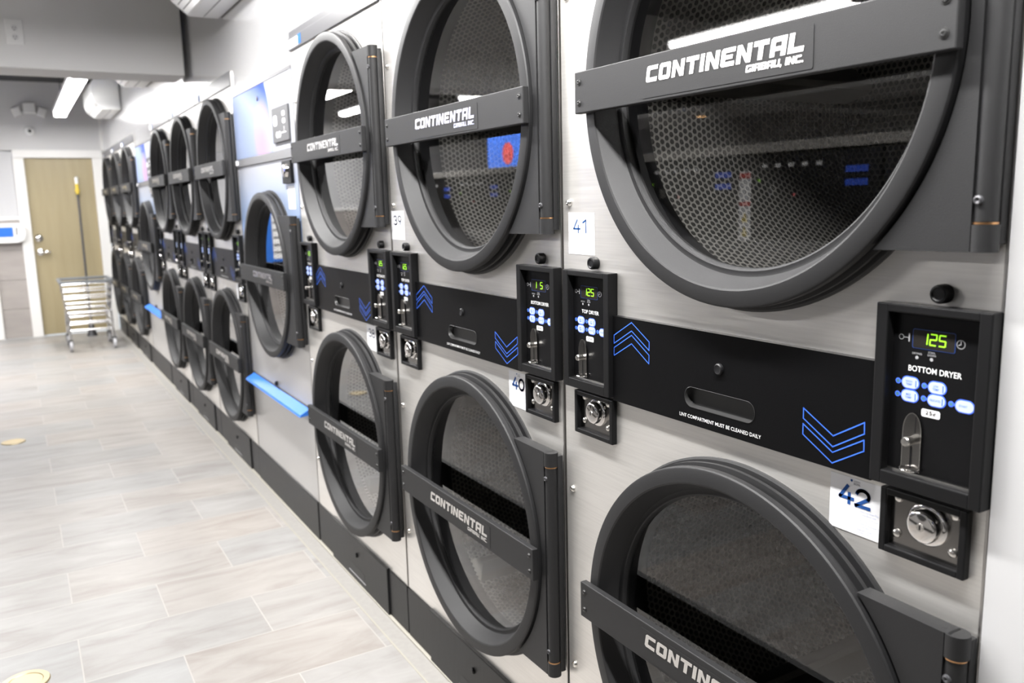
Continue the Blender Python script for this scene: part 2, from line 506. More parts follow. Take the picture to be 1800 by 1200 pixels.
GLY = {  # chunky squared letters on a 1 x 1 cell: lists of outlines
    'C': [[(0, .12), (.12, 0), (.95, 0), (.95, .28), (.34, .28), (.3, .32), (.3, .68), (.34, .73), (.95, .73), (.95, 1), (.12, 1), (0, .88)]],
    'O': [[(0, .12), (.12, 0), (.3, 0), (.3, 1), (.12, 1), (0, .88)], [(.66, 0), (.84, 0), (.96, .12), (.96, .88), (.84, 1), (.66, 1)],
          [(.3, 0), (.66, 0), (.66, .26), (.3, .26)], [(.3, .74), (.66, .74), (.66, 1), (.3, 1)]],
    'N': [[(0, 0), (.29, 0), (.29, 1), (0, 1)], [(.67, 0), (.96, 0), (.96, 1), (.67, 1)], [(.29, 1), (.29, .58), (.67, 0), (.67, .42)]],
    'T': [[(0, .73), (.96, .73), (.96, 1), (0, 1)], [(.33, 0), (.63, 0), (.63, .73), (.33, .73)]],
    'I': [[(0, 0), (.3, 0), (.3, 1), (0, 1)]],
    'E': [[(0, .12), (.12, 0), (.3, 0), (.3, 1), (.12, 1), (0, .88)], [(.3, 0), (.95, 0), (.95, .25), (.3, .25)],
          [(.3, .39), (.8, .39), (.8, .61), (.3, .61)], [(.3, .75), (.95, .75), (.95, 1), (.3, 1)]],
    'A': [[(0, 0), (.29, 0), (.29, 1), (.12, 1), (0, .88)], [(.67, 0), (.96, 0), (.96, 1), (.67, 1)],
          [(.29, .74), (.67, .74), (.67, 1), (.29, 1)], [(.29, .28), (.67, .28), (.67, .5), (.29, .5)]],
    'L': [[(0, 0), (.3, 0), (.3, 1), (0, 1)], [(.3, 0), (.92, 0), (.92, .27), (.3, .27)]],
    'G': [[(0, .12), (.12, 0), (.95, 0), (.95, .28), (.3, .28), (.3, .73), (.95, .73), (.95, 1), (.12, 1), (0, .88)], [(.62, .28), (.95, .28), (.95, .52), (.62, .52)]],
    'R': [[(0, 0), (.29, 0), (.29, 1), (0, 1)], [(.29, .74), (.96, .74), (.96, 1), (.29, 1)], [(.67, .5), (.96, .42), (.96, .74), (.67, .74)],
          [(.29, .34), (.8, .34), (.96, .5), (.29, .56)], [(.66, 0), (.96, 0), (.96, .34), (.66, .34)]],
    'B': [[(0, 0), (.29, 0), (.29, 1), (0, 1)], [(.29, .76), (.96, .76), (.9, 1), (.29, 1)], [(.29, 0), (.9, 0), (.96, .24), (.29, .24)],
          [(.29, .4), (.9, .4), (.9, .6), (.29, .6)], [(.67, .24), (.96, .24), (.96, .4), (.67, .4)], [(.67, .6), (.96, .6), (.96, .76), (.67, .76)]],
    'U': [[(0, 0), (.29, 0), (.29, 1), (0, 1)], [(.67, 0), (.96, 0), (.96, 1), (.67, 1)], [(.29, 0), (.67, 0), (.67, .26), (.29, .26)]],
    ',': [[(0, -.2), (.22, 0), (.22, .22), (0, .22)]],
    '.': [[(0, 0), (.24, 0), (.24, .24), (0, .24)]],
}
GW = {'I': .3, ',': .22, '.': .24, 'L': .92}
def block_text(bm, s, y_left, z_base, width, height, x, slant=0.25):
    total = sum(.45 if c == ' ' else GW.get(c, .96) + .13 for c in s) - .13
    k = width / (total + slant * .6)
    p = 0
    for c in s:
        if c == ' ':
            p += .45; continue
        for poly in GLY[c]:
            flat(bm, [(y_left - k * (p + a + slant * b * .6), z_base + height * b) for a, b in poly], x)
        p += GW.get(c, .96) + .13

SEG = {'0': 'abcdef', '1': 'bc', '2': 'abged', '3': 'abgcd', '4': 'fgbc', '5': 'afgcd', '6': 'afgedc', '7': 'abc', '8': 'abcdefg', '9': 'abcdfg'}
def seven_seg(bm, s, y_left, z_base, cw, ch, pitch, x):
    t = cw * .2
    S = {'a': ((0.1, 1), (.9, 1)), 'b': ((1, .95), (1, .55)), 'c': ((1, .45), (1, .05)), 'd': ((.1, 0), (.9, 0)),
         'e': ((0, .05), (0, .45)), 'f': ((0, .55), (0, .95)), 'g': ((.1, .5), (.9, .5))}
    for i, c in enumerate(s):
        if c == ' ':
            continue
        for q in SEG[c]:
            (ax, az), (bx, bz) = S[q]
            sl = .12
            a = (y_left - i * pitch - cw * (ax + sl * az), z_base + ch * az)
            b = (y_left - i * pitch - cw * (bx + sl * bz), z_base + ch * bz)
            outline(bm, [a, b], x, t, closed=False)

def thing(name, label, cat, loc=(0, 0, 0), group=None):
    o = bpy.data.objects.new(name, None)
    o.empty_display_size = 0.05
    col.objects.link(o)
    o.location = loc
    o['label'] = label; o['category'] = cat
    if group:
        o['group'] = group
    return o

def tag(o, label, cat, group=None):
    o['label'] = label; o['category'] = cat
    if group:
        o['group'] = group
    return o

def struct(name, bm, m, parent=None, smooth=False, label=None):
    o = link(name, bm, m, parent, smooth)
    if parent is None:
        o['kind'] = 'structure'
    if label:
        o['label'] = label; 
    return o

def dup(root, loc, label, group=None):
    r = root.copy(); col.objects.link(r); r.location = loc
    r['label'] = label
    if group:
        r['group'] = group
    for ch in root.children:
        c = ch.copy(); col.objects.link(c); c.parent = r
        for g in ch.children:
            d = g.copy(); col.objects.link(d); d.parent = c
    return r

B = bmesh.new

# ------------------------------------------------------------------ room shell
W, WS, L = 0.80, 0.8685, 8.94
XL, YB, ZC = -6.2, -4.2, 2.42
STACK_TOP, SINGLE_TOP = 1.772, 1.672

bm = B(); box(bm, XL, -0.062, YB, L, -0.05, 0.0); struct('floor', bm, 'floor')
bm = B(); box(bm, -0.058, 0.95, YB, L, -0.05, 0.001); struct('trim_1', bm, 'border', label='narrow speckled tile border along the dryers')
bm = B(); box(bm, -0.062, -0.057, YB, L, -0.04, 0.0015)
box(bm, -0.012, 0.0, 0, L, 0.001, 0.007, 0.002)
struct('trim_2', bm, 'grout', label='pale grout line and sealant bead along the dryers')
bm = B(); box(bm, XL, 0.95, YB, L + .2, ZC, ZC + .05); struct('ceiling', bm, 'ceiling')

# right wall: white gloss panels above the dryers, white wall beside dryer 42
yy = 0.0
spans = []
seq = ['S', 'S', 'S', 'X', 'S', 'S', 'S', 'X', 'S', 'S', 'S']
YS = []
for k in seq:
    wd = W if k == 'S' else WS
    YS.append(yy)
    spans.append((yy, yy + wd, STACK_TOP if k == 'S' else SINGLE_TOP))
    yy += wd
bm = B()
for y0, y1, z in spans:
    box(bm, 0.004, 0.06, y0, y1, z + .002, ZC)
struct('wall_right', bm, 'gloss_wall')
bm = B(); box(bm, -0.003, 0.05, YB, -0.0008, 0.0, ZC); struct('wall_right_end', bm, 'white_wall')
bm = B(); box(bm, XL - .1, XL, YB, L, 0, ZC); struct('wall_left', bm, 'wall_grey')
bm = B(); box(bm, XL, 0.95, YB - .1, YB, 0, ZC); struct('wall_front', bm, 'wall_pale')
bm = B()
box(bm, XL, 0.95, L, L + .1, 1.785, ZC)
box(bm, 0.06, 0.95, L, L + .1, 0, 1.785)
box(bm, -0.9, -0.66, L + .05, L + .1, 0, 1.785)
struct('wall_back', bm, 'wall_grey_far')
bm = B(); box(bm, XL, -0.78, L, L + .1, 1.165, 1.775); struct('wall_back_upper', bm, 'wall_pale')
bm = B()
for i in range(12):
    for j in range(4):
        x1 = -0.785 - i * .46
        box(bm, x1 - .457, x1, L - .006, L + .1, .003 + j * .283, .283 + j * .283, 0.0)
struct('wall_back_tile', bm, 'wall_tile')
bm = B(); box(bm, XL, -0.785, L - .02, L + .02, 1.135, 1.165, .003); struct('trim_3', bm, 'white_trim', label='white cap strip on the tiled wainscot')
# beam across the aisle
bm = B(); box(bm, XL, -0.015, 4.2, 4.47, 1.872, ZC - .001, 0.004)
struct('trim_4', bm, 'wall_grey', label='grey bulkhead beam crossing the ceiling')
# corner trim, far end
bm = B(); box(bm, -0.02, 0.015, L - .015, L + .01, 1.70, ZC, 0.003); struct('trim_5', bm, 'white_trim', label='white corner bead beside the far dryers')
# the door in the back wall
bm = B()
box(bm, -0.785, -0.693, L - .03, L + .06, 0, 1.714, .004)
box(bm, -0.107, -0.015, L - .03, L + .06, 0, 1.714, .004)
box(bm, -0.785, -0.015, L - .03, L + .06, 1.715, 1.79, .004)
struct('trim_6', bm, 'white_trim', label='white door casing')
bm = B(); box(bm, -1.14, -1.02, L - .03, L + .02, 0, 1.1, .004); struct('trim_7', bm, 'white_trim', label='white casing at the end of the tiled wall')
bm = B(); box(bm, -0.692, -0.108, L + .005, L + .045, 0.012, 1.714, .002)
d1 = struct('door_1', bm, 'tan_door', label='tan wooden door in white casing')
bm = B(); revolve(bm, [(0, .034), (-.008, .034), (-.012, .028), (-.026, .026), (-.03, .02), (-.03, 0)], 0, 0, 24)
MY = Matrix(((0, 1, 0, 0), (1, 0, 0, 0), (0, 0, 1, 0), (0, 0, 0, 1)))
bmesh.ops.transform(bm, matrix=Matrix.Translation((-.64, L + .005, .955)) @ MY, verts=bm.verts)
link('deadbolt', bm, 'chrome', d1, True)
bm = B(); revolve(bm, [(0, .03), (-.01, .03), (-.014, .012), (-.05, .012), (-.05, 0)], 0, 0, 24)
bmesh.ops.transform(bm, matrix=Matrix.Translation((-.64, L + .005, .82)) @ MY, verts=bm.verts)
box(bm, -.65, -.55, L - .055, L - .038, .81, .83, .006)
link('lever_handle', bm, 'chrome', d1, True)

# ------------------------------------------------------------------ ceiling lights (two-tube strips)
def tube_light(name, label, x, y0, y1, z, power=1.0):
    t = thing(name, label, 'light', (x, (y0 + y1) / 2, z))
    h = (y1 - y0) / 2
    b = B(); box(b, -.06, .06, -h, h, .02, .05, .006); link('housing', b, 'white_metal', t)
    for sx in (-.03, .03):
        b = B(); tube(b, (sx, -h + .02, 0), (sx, h - .02, 0), .018, 16); link('tube', b, 'tube', t, True)
    for sy in (-h, h - .02):
        b = B(); box(b, -.055, .055, sy, sy + .02, -.02, .03, .004); link('end_cap', b, 'white_metal', t)
    for sy in (-h * .7, h * .7):
        b = B(); tube(b, (0, sy, .05), (0, sy, ZC - z), .004, 8); link('hanger', b, 'dark_metal', t)
    ld = bpy.data.lights.new('tube_glow', 'AREA')
    ld.shape = 'RECTANGLE'; ld.size = .075; ld.size_y = 2 * h - .04
    ld.energy = TUBE_POWER * power * (2 * h - .04)
    ld.color = (1.0, 0.985, 0.97)
    lo = bpy.data.objects.new('tube_glow', ld); col.objects.link(lo); lo.parent = t; lo.location = (0, 0, -.0195)
    return t
TZ = 2.06
tube_light('strip_light', 'white two-tube strip light hanging beyond the beam in front of the tan door', -.375, 5.75, 8.33, TZ, 0.32)
tube_light('strip_light', 'two-tube strip light hanging above the nearest numbered dryers', -.40, -.55, 1.35, 2.0, 0.8)
tube_light('strip_light', 'two-tube strip light hanging between the near dryers and the beam', -.42, 1.8, 3.08, 2.1, 0.85)
tube_light('strip_light', 'two-tube strip light hanging over the washer side and mirrored in dryer glass', -1.45, 5.1, 6.9, 2.08, 0.6)
tube_light('strip_light', 'short two-tube strip light near the television, mirrored over the bar of dryer 39', -2.6, 4.9, 6.2, 2.08)
tube_light('strip_light', 'long two-tube strip light mirrored over the bar of dryer 41', -2.6, 2.2, 3.5, 2.08, 1.3)

# ------------------------------------------------------------------ the stacked dryer
YC, ZU, ZLO = 0.352, 1.377, 0.516
RO = 0.314

def door_parts(t, zc, wide=True):
    prof = [(.0, .322), (-.004, .322), (-.006, .319), (-.0075, .309), (-.013, .308), (-.0145, .317), (-.0205, .317), (-.022, .308),
            (-.027, .308), (-.0285, .312), (-.031, RO), (-.040, RO), (-.0425, .3125), (-.0435, .310), (-.0435, .291), (-.042, .2885), (-.038, .2865),
            (-.012, .276), (-.009, .2745), (-.0085, .272), (-.009, .267), (-.008, .265), (-.004, .2635), (.004, .263)]
    b = B(); revolve(b, prof, YC, zc, 128)
    d = link('door', b, 'black', t, True, 22)
    b = B(); revolve(b, [(.0, .2645), (.0, 0)], YC, zc, 96); link('glass', b, 'glass', d)
    b = B(); box(b, -.0565, -.0437, YC - .318, YC + .322, zc - .032, zc + .032, .0015)
    link('handle_bar', b, 'black', d)
    for yy_ in (YC - .305, YC + .310):
        for zz in (zc - .016, zc + .016):
            b = B()
            revolve(b, [(-.0565, .0056), (-.0572, .0054), (-.0572, .0042), (-.0584, .0036), (-.0588, .0020), (-.0580, .0014), (-.0580, 0)], yy_, zz, 18)
            link('bar_screw', b, 'screw_black', d, True)
    # name plate
    b = B(); prism(b, roundrect(.203, .505, zc - .027, zc + .022, .002, 3), -.0571, -.0563)
    link('badge', b, 'panel' if False else 'black', d)
    b = B(); block_text(b, 'CONTINENTAL', .496, zc - .006, .283, .022, -.0576)
    block_text(b, 'GIRBAU, INC.', .305, zc - .018, .090, .0085, -.0576)
    link('badge_lettering', b, 'silver', d)
    # hinge plate hugging the ring
    pts = []
    h = .227
    a0 = math.asin(h / .3165)
    n = 40
    for i in range(n + 1):
        a = a0 - 2 * a0 * i / n
        pts.append((YC - .3185 * math.cos(a), zc + .3185 * math.sin(a)))
    pts += [(.0205, zc - h), (.0205, zc + h)]
    b = B(); prism(b, pts, -.036, -.012)
    for k in (.028, .046):
        tube(b, (-.024, k, zc + h + .0002), (-.024, k, zc + h - .003), .003, 10)
    hp = link('hinge_plate', b, 'black', d)
    b = B(); tube(b, (-.024, .0128, zc - .197), (-.024, .0128, zc + .197), .0115, 24)
    box(b, -.016, -.004, .002, .016, zc - .22, zc + .22, .001)
    link('hinge_post', b, 'black', d, True)
    for s in (1, -1):
        z0, z1 = sorted((zc + s * .200, zc + s * .227))
        b = B(); tube(b, (-.024, .0128, z0), (-.024, .0128, z1), .0135, 24)
        box(b, -.036, -.012, .0128, .0198, z0, z1, .0015)
        link('hinge_knuckle', b, 'black', d, True)
        b = B(); tube(b, (-.024, .0128, zc + s * .1975), (-.024, .0128, zc + s * .1995), .0121, 24)
        link('hinge_washer', b, 'brass', d, True)
        b = B(); revolve(b, [(-.034, .0), (-.0375, .001), (-.0385, .003), (-.0375, .0045), (-.035, .0052)], .0143, zc + s * .176, 16)
        link('hinge_screw', b, 'dark_metal', d, True)
    return d

def drum_parts(t, zc):
    R, X0, X1 = .338, .075, .66
    b = B()
    n = 96
    uvl = b.loops.layers.uv.new('UVMap')
    def q(a0, a1, xa, xb):
        vs = []
        for a, x in ((a0, xa), (a1, xa), (a1, xb), (a0, xb)):
            vs.append(b.verts.new((x, YC + .03 + R * math.cos(a), zc + R * math.sin(a))))
        fc = b.faces.new(vs)
        for lp, (a, x) in zip(fc.loops, ((a0, xa), (a1, xa), (a1, xb), (a0, xb))):
            lp[uvl].uv = (a * R, x)
    for i in range(n):
        q(2 * PI * i / n, 2 * PI * (i + 1) / n, X0, X1)
    for i in range(n):   # rear wall
        a0, a1 = 2 * PI * i / n, 2 * PI * (i + 1) / n
        co = [(X1, YC + .03, zc), (X1, YC + .03 + R * math.cos(a0), zc + R * math.sin(a0)), (X1, YC + .03 + R * math.cos(a1), zc + R * math.sin(a1))]
        fc = b.faces.new([b.verts.new(c) for c in co])
        for lp, c in zip(fc.loops, co):
            lp[uvl].uv = (c[1], c[2])
    bmesh.ops.remove_doubles(b, verts=b.verts, dist=1e-5)
    d = link('drum', b, 'drum', t, True, 60)
    # lifter ribs
    for k in range(4):
        a = math.radians((8 if zc > 1.2 else 38) + 90 * k)
        er = Vector((0, math.cos(a), math.sin(a))); et = Vector((0, -math.sin(a), math.cos(a)))
        c = Vector((0, YC + .03, zc))
        b = B()
        sect = [(-.035, R - .002), (-.012, R - .05), (-.006, R - .056), (.006, R - .056), (.012, R - .05), (.035, R - .002)]
        A = [b.verts.new(c + er * r + et * s + Vector((X0 + .03, 0, 0))) for s, r in sect]
        Bv = [b.verts.new(c + er * r + et * s + Vector((X1 - .005, 0, 0))) for s, r in sect]
        for i in range(len(sect) - 1):
            b.faces.new((A[i], A[i + 1], Bv[i + 1], Bv[i]))
        b.faces.new(A[::-1])
        link('drum_rib', b, 'baffle', d, True, 25)
    # front collar between the opening and the drum
    b = B(); revolve(b, [(.006, .266), (.03, .272), (.06, .285), (X0, .30), (X0 + .004, R - .002)], YC, zc, 96)
    link('drum_collar', b, 'black_dark', d, True)
    return d

def control_panel(t, ybase, title, digits, near):
    y0, y1 = (0.0005, .1335) if near else (.637, .772)
    o = 0.0 if near else .637      # layout offset
    z0, z1 = .880, 1.089
    iy0, iy1, iz0, iz1 = o + .0145, o + .1185, .8965, 1.0795
    b = B()
    X = -.020
    box(b, X, 0, y0, iy0, z0, z1, .0015); box(b, X, 0, iy1, y1, z0, z1, .0015)
    box(b, X, 0, iy0 - .001, iy1 + .001, iz1, z1, .0015); box(b, X, 0, iy0 - .001, iy1 + .001, z0, iz0, .0015)
    cp = link('control_panel', b, 'bezel', t)
    xf = -.008
    b = B(); box(b, xf, -.001, iy0, iy1, iz0, iz1); link('overlay', b, 'overlay', cp)
    b = B(); box(b, xf - .0015, xf, iy0, iy1, iz0, iz0 + .002); link('sill', b, 'zinc', cp)
    e = xf - .0004
    Y = lambda v: o + v
    # display
    b = B(); flat(b, roundrect(Y(.0450), Y(.0948), 1.0405, 1.0622, .002, 3), e); link('display_border', b, 'blue_line', cp)
    b = B(); flat(b, roundrect(Y(.0457), Y(.0941), 1.0412, 1.0615, .0017, 3), e - .0002); link('display', b, 'window', cp)
    b = B(); seven_seg(b, digits, Y(.0845), 1.0462, .0072, .0118, .0105, e - .0005); link('digit', b, 'digit', cp)
    # print
    b = B(); text_bm(b, title, Y(.067), 1.0143, .0066, e, .062 if 'BOTTOM' in title else .050, 'C', .012)
    link('title_lettering', b, 'white_print', cp)
    b = B()
    text_bm(b, 'DRYING', Y(.0885), 1.0336, .0022, e, .0115, 'C', .01)
    text_bm(b, 'COOL', Y(.0712), 1.0366, .0022, e, .0085, 'C', .01)
    text_bm(b, 'DOWN', Y(.0712), 1.0336, .0022, e, .0095, 'C', .01)
    link('indicator_lettering', b, 'grey_print', cp)
    b = B()
    outline(b, [(Y(.1085) + .0028 * math.cos(k), 1.0512 + .0028 * math.sin(k)) for k in [2 * PI * i / 14 for i in range(14)]], e, .0007)
    outline(b, [(Y(.1055), 1.0512), (Y(.0995), 1.0512)], e, .0008, False)
    outline(b, [(Y(.0990), 1.0475), (Y(.0990), 1.0552)], e, .0016, False)
    link('key_pictogram', b, 'grey_print', cp)
    b = B()
    outline(b, [(Y(.0392) + .0045 * math.cos(k), 1.0512 + .0045 * math.sin(k)) for k in [2 * PI * i / 20 for i in range(20)]], e, .0008)
    outline(b, [(Y(.0392), 1.0545), (Y(.0392), 1.0512), (Y(.0415), 1.0502)], e, .0008, False)
    link('clock_pictogram', b, 'grey_print', cp)
    b = B()
    for yy_ in (.0885, .0712):
        flat(b, [(Y(yy_) + .002 * math.cos(k), 1.0303 + .002 * math.sin(k)) for k in [2 * PI * i / 12 for i in range(12)]], e)
    link('indicator', b, 'grey_print', cp)
    # lit buttons
    btn = [(.0945, 1.0008, ('HIGH', 'TEMP')), (.0626, 1.0003, ('LOW', 'TEMP')), (.0945, .9858, ('MED', 'TEMP')), (.0626, .9860, ('DELICATES',)), (.0307, .9860, ('START',))]
    for by, bz, words in btn:
        b = B(); flat(b, roundrect(Y(by) - .0110, Y(by) + .0110, bz - .0073, bz + .0073, .0071, 6), e)
        flat(b, [(Y(by) + .0152 + .0033 * math.cos(k), bz + .0033 * math.sin(k)) for k in [2 * PI * i / 14 for i in range(14)]], e)
        flat(b, [(Y(by) + .010, bz - .0012), (Y(by) + .014, bz - .0012), (Y(by) + .014, bz + .0012), (Y(by) + .010, bz + .0012)], e)
        link('button_rim', b, 'button_rim', cp)
        b = B(); prism(b, roundrect(Y(by) - .0098, Y(by) + .0098, bz - .0061, bz + .0061, .006, 6), e - .0006, e - .0001)
        link('button', b, 'button', cp)
        b = B()
        for i, wd in enumerate(words):
            zz = bz + (.0004 if len(words) > 1 else -.001) - i * .0034
            text_bm(b, wd, Y(by) + .0012, zz, .0024, e - .0009, min(.0125, .0019 * len(wd)), 'C', .01)
        if words[0] != 'START':
            outline(b, [(Y(by) - .0072, bz - .0035), (Y(by) - .0072, bz + .0030)], e - .0009, .0012, False)
        link('button_lettering', b, 'blue_print', cp)
        b = B(); flat(b, [(Y(by) + .0152 + .0021 * math.cos(k), bz + .0021 * math.sin(k)) for k in [2 * PI * i / 14 for i in range(14)]], e - .0003)
        link('button_indicator', b, 'led_dim', cp)
    # price tag
    b = B(); flat(b, roundrect(Y(.0575), Y(.0795), .9660, .9748, .0022, 4), e); link('price_plate', b, 'white_print', cp)
    b = B(); text_bm(b, '25¢', Y(.0685), .9678, .0054, e - .0003, .0125, 'C', .004); link('price_lettering', b, 'black_dark', cp)
    # coin slot: arched nickel plate, slot, knob and lip
    pts = [(Y(.0770), .9015), (Y(.0992), .9015)] + [(Y(.0881) + .0111 * math.cos(k), .945 + .0225 * math.sin(k)) for k in [PI - PI * i / 14 for i in range(15)]][::-1]
    b = B(); prism(b, pts, e - .0022, e); link('coin_plate', b, 'dark_chrome', cp)
    b = B(); outline(b, pts, e - .0024, .0008); link('coin_plate_edge', b, 'zinc', cp)
    b = B(); flat(b, roundrect(Y(.0868), Y(.0893), .904, .930, .0012, 3), e - .0025)
    flat(b, [(Y(.0838), .945), (Y(.0846), .945), (Y(.0846), .964), (Y(.0838), .964)], e - .0025)
    link('coin_slot', b, 'black_dark', cp)
    b = B(); revolve(b, [(e - .002, .0045), (e - .013, .0055), (e - .0145, .0045), (e - .0148, 0)], Y(.0881), .9362, 20); link('coin_knob', b, 'zinc', cp, True)
    b = B()
    arc = [Vector((e - .002 - .010 * math.sin(PI * i / 10), Y(.0881) + .0115 * math.cos(PI * i / 10), .9032)) for i in range(11)]
    for p, q in zip(arc[:-1], arc[1:]):
        tube(b, p, q, .0013, 8)
    link('coin_lip', b, 'chrome', cp, True)
    return cp

def coin_vault(t, y0, y1):
    z0, z1 = .7955, .8735
    b = B()
    X, k = -.011, .0085
    box(b, X, 0, y0, y0 + k, z0, z1, .0015); box(b, X, 0, y1 - k, y1, z0, z1, .0015)
    box(b, X, 0, y0 + k - .001, y1 - k + .001, z1 - k, z1, .0015); box(b, X, 0, y0 + k - .001, y1 - k + .001, z0, z0 + k, .0015)
    cv = link('coin_vault', b, 'bezel', t)
    b = B(); box(b, -.002, -.0005, y0 + k, y1 - k, z0 + k, z1 - k)
    link('back_plate', b, 'dark_chrome', cv)
    yc, zc = (y0 + y1) / 2 - .004, .842
    b = B(); revolve(b, [(-.002, .0248), (-.005, .0244), (-.0065, .0225), (-.0068, .0192), (-.0130, .0192), (-.0158, .0182), (-.0172, .0160), (-.0176, .0142), (-.0176, 0)], yc, zc, 48)
    link('lock', b, 'chrome', cv, True)
    b = B(); revolve(b, [(-.0177, .0048), (-.0186, .0044), (-.0186, 0)], yc, zc, 20); link('keyway', b, 'zinc', cv, True)
    b = B(); box(b, -.0190, -.0185, yc - .0008, yc + .0008, zc - .0026, zc + .0026); link('key_slot', b, 'black_dark', cv)
    for sy in (-1, 1):
        for sz in (-1, 1):
            b = B(); revolve(b, [(-.002, .0058), (-.0045, .0052), (-.0062, .003), (-.0066, 0)], yc + .004 + sy * .0345, zc - .001 + sz * .0215, 18)
            link('bolt', b, 'zinc', cv, True)
    return cv
M['dark_chrome'] = mat('dark_chrome', (0.30, 0.29, 0.28), 0.16, 1.0)

def chevrons(b, flip, x):
    A = [(.6327, .9870), (.5865, 1.0132), (.5423, .9872), (.5427, .9738), (.5865, .9996), (.6327, .9735)]
    C = [(.6327, .9662), (.5865, .9925), (.5427, .9662), (.5431, .9525), (.5865, .9787), (.6328, .9530)]
    for P in (A, C):
        pts = [(y - .3945, 1.896 - z) for y, z in P] if flip else P
        outline(b, pts, x, .0015)

def lint_panel(t):
    y0, y1, z0, z1 = .1375, .6365, .8755, 1.0190
    X = -.011
    slot = roundrect(.3205, .4590, .9030, .9325, .0147, 8)
    b = B()
    # front face with the grip opening
    e1 = [b.verts.new((X, y, z)) for y, z in ((y0, z0), (y1, z0), (y1, z1), (y0, z1))]
    e2 = [b.verts.new((X, y, z)) for y, z in slot]
    ed = [b.edges.new((e1[i], e1[(i + 1) % 4])) for i in range(4)] + [b.edges.new((e2[i], e2[(i + 1) % len(e2)])) for i in range(len(e2))]
    bmesh.ops.triangle_fill(b, use_beauty=True, edges=ed)
    e3 = [b.verts.new((0, y, z)) for y, z in ((y0, z0), (y1, z0), (y1, z1), (y0, z1))]
    for i in range(4):
        j = (i + 1) % 4
        b.faces.new((e1[i], e1[j], e3[j], e3[i]))
    lp = link('lint_panel', b, 'panel', t)
    b = B()
    n = len(slot)
    cy, cz = .38975, .91775
    rims = [[(X - .0005, 1.06), (X - .0008, 1.02), (X, 1.0), (-.004, .97), (-.0012, .90)]][0]
    rings = []
    for x, s in rims:
        rings.append([b.verts.new((x, cy + (y - cy) * (1 + (s - 1) * .22), cz + (z - cz) * s)) for y, z in slot])
    for A, C in zip(rings[:-1], rings[1:]):
        for i in range(n):
            j = (i + 1) % n
            b.faces.new((A[i], A[j], C[j], C[i]))
    b.faces.new(rings[-1])
    link('grip_recess', b, 'grip', lp, True)
    b = B(); revolve(b, [(X, .0085), (X - .003, .008), (X - .0045, .0065), (X - .004, .005), (X - .004, 0)], .3885, .9690, 24)
    link('panel_lock', b, 'black_dark', lp, True)
    b = B(); text_bm(b, 'LINT COMPARTMENT MUST BE CLEANED DAILY', .4705, .8852, .0054, X - .0004, .1625, 'L', .003); link('notice_lettering', b, 'white_print', lp)
    b = B(); chevrons(b, False, X - .0004); link('up_chevron', b, 'chev', lp)
    b = B(); chevrons(b, True, X - .0004); link('down_chevron', b, 'chev', lp)
    return lp
M['grip'] = mat('grip_metal', (0.05, 0.05, 0.05), 0.3, 0.4)
M['chev'] = mat('chevron_print', (0.05, 0.17, 0.80), 0.4)

def steel_front(b, ya, yb, z0, z1, holes, x=0.0, hr=.275, hs=.300):
    """flat sheet with round openings"""
    y0, y1 = YC - hs, YC + hs
    zs = []
    def rect(a, c, d, e):
        if c - a > 1e-6 and e - d > 1e-6:
            flat(b, [(a, d), (c, d), (c, e), (a, e)], x)
    rect(ya, y0, z0, z1); rect(y1, yb, z0, z1)
    z = z0
    for zc in sorted(holes):
        rect(y0, y1, z, zc - hs)
        annulus_plate(b, y0, y1, zc - hs, zc + hs, YC, zc, hr, x)
        z = zc + hs
    rect(y0, y1, z, z1)

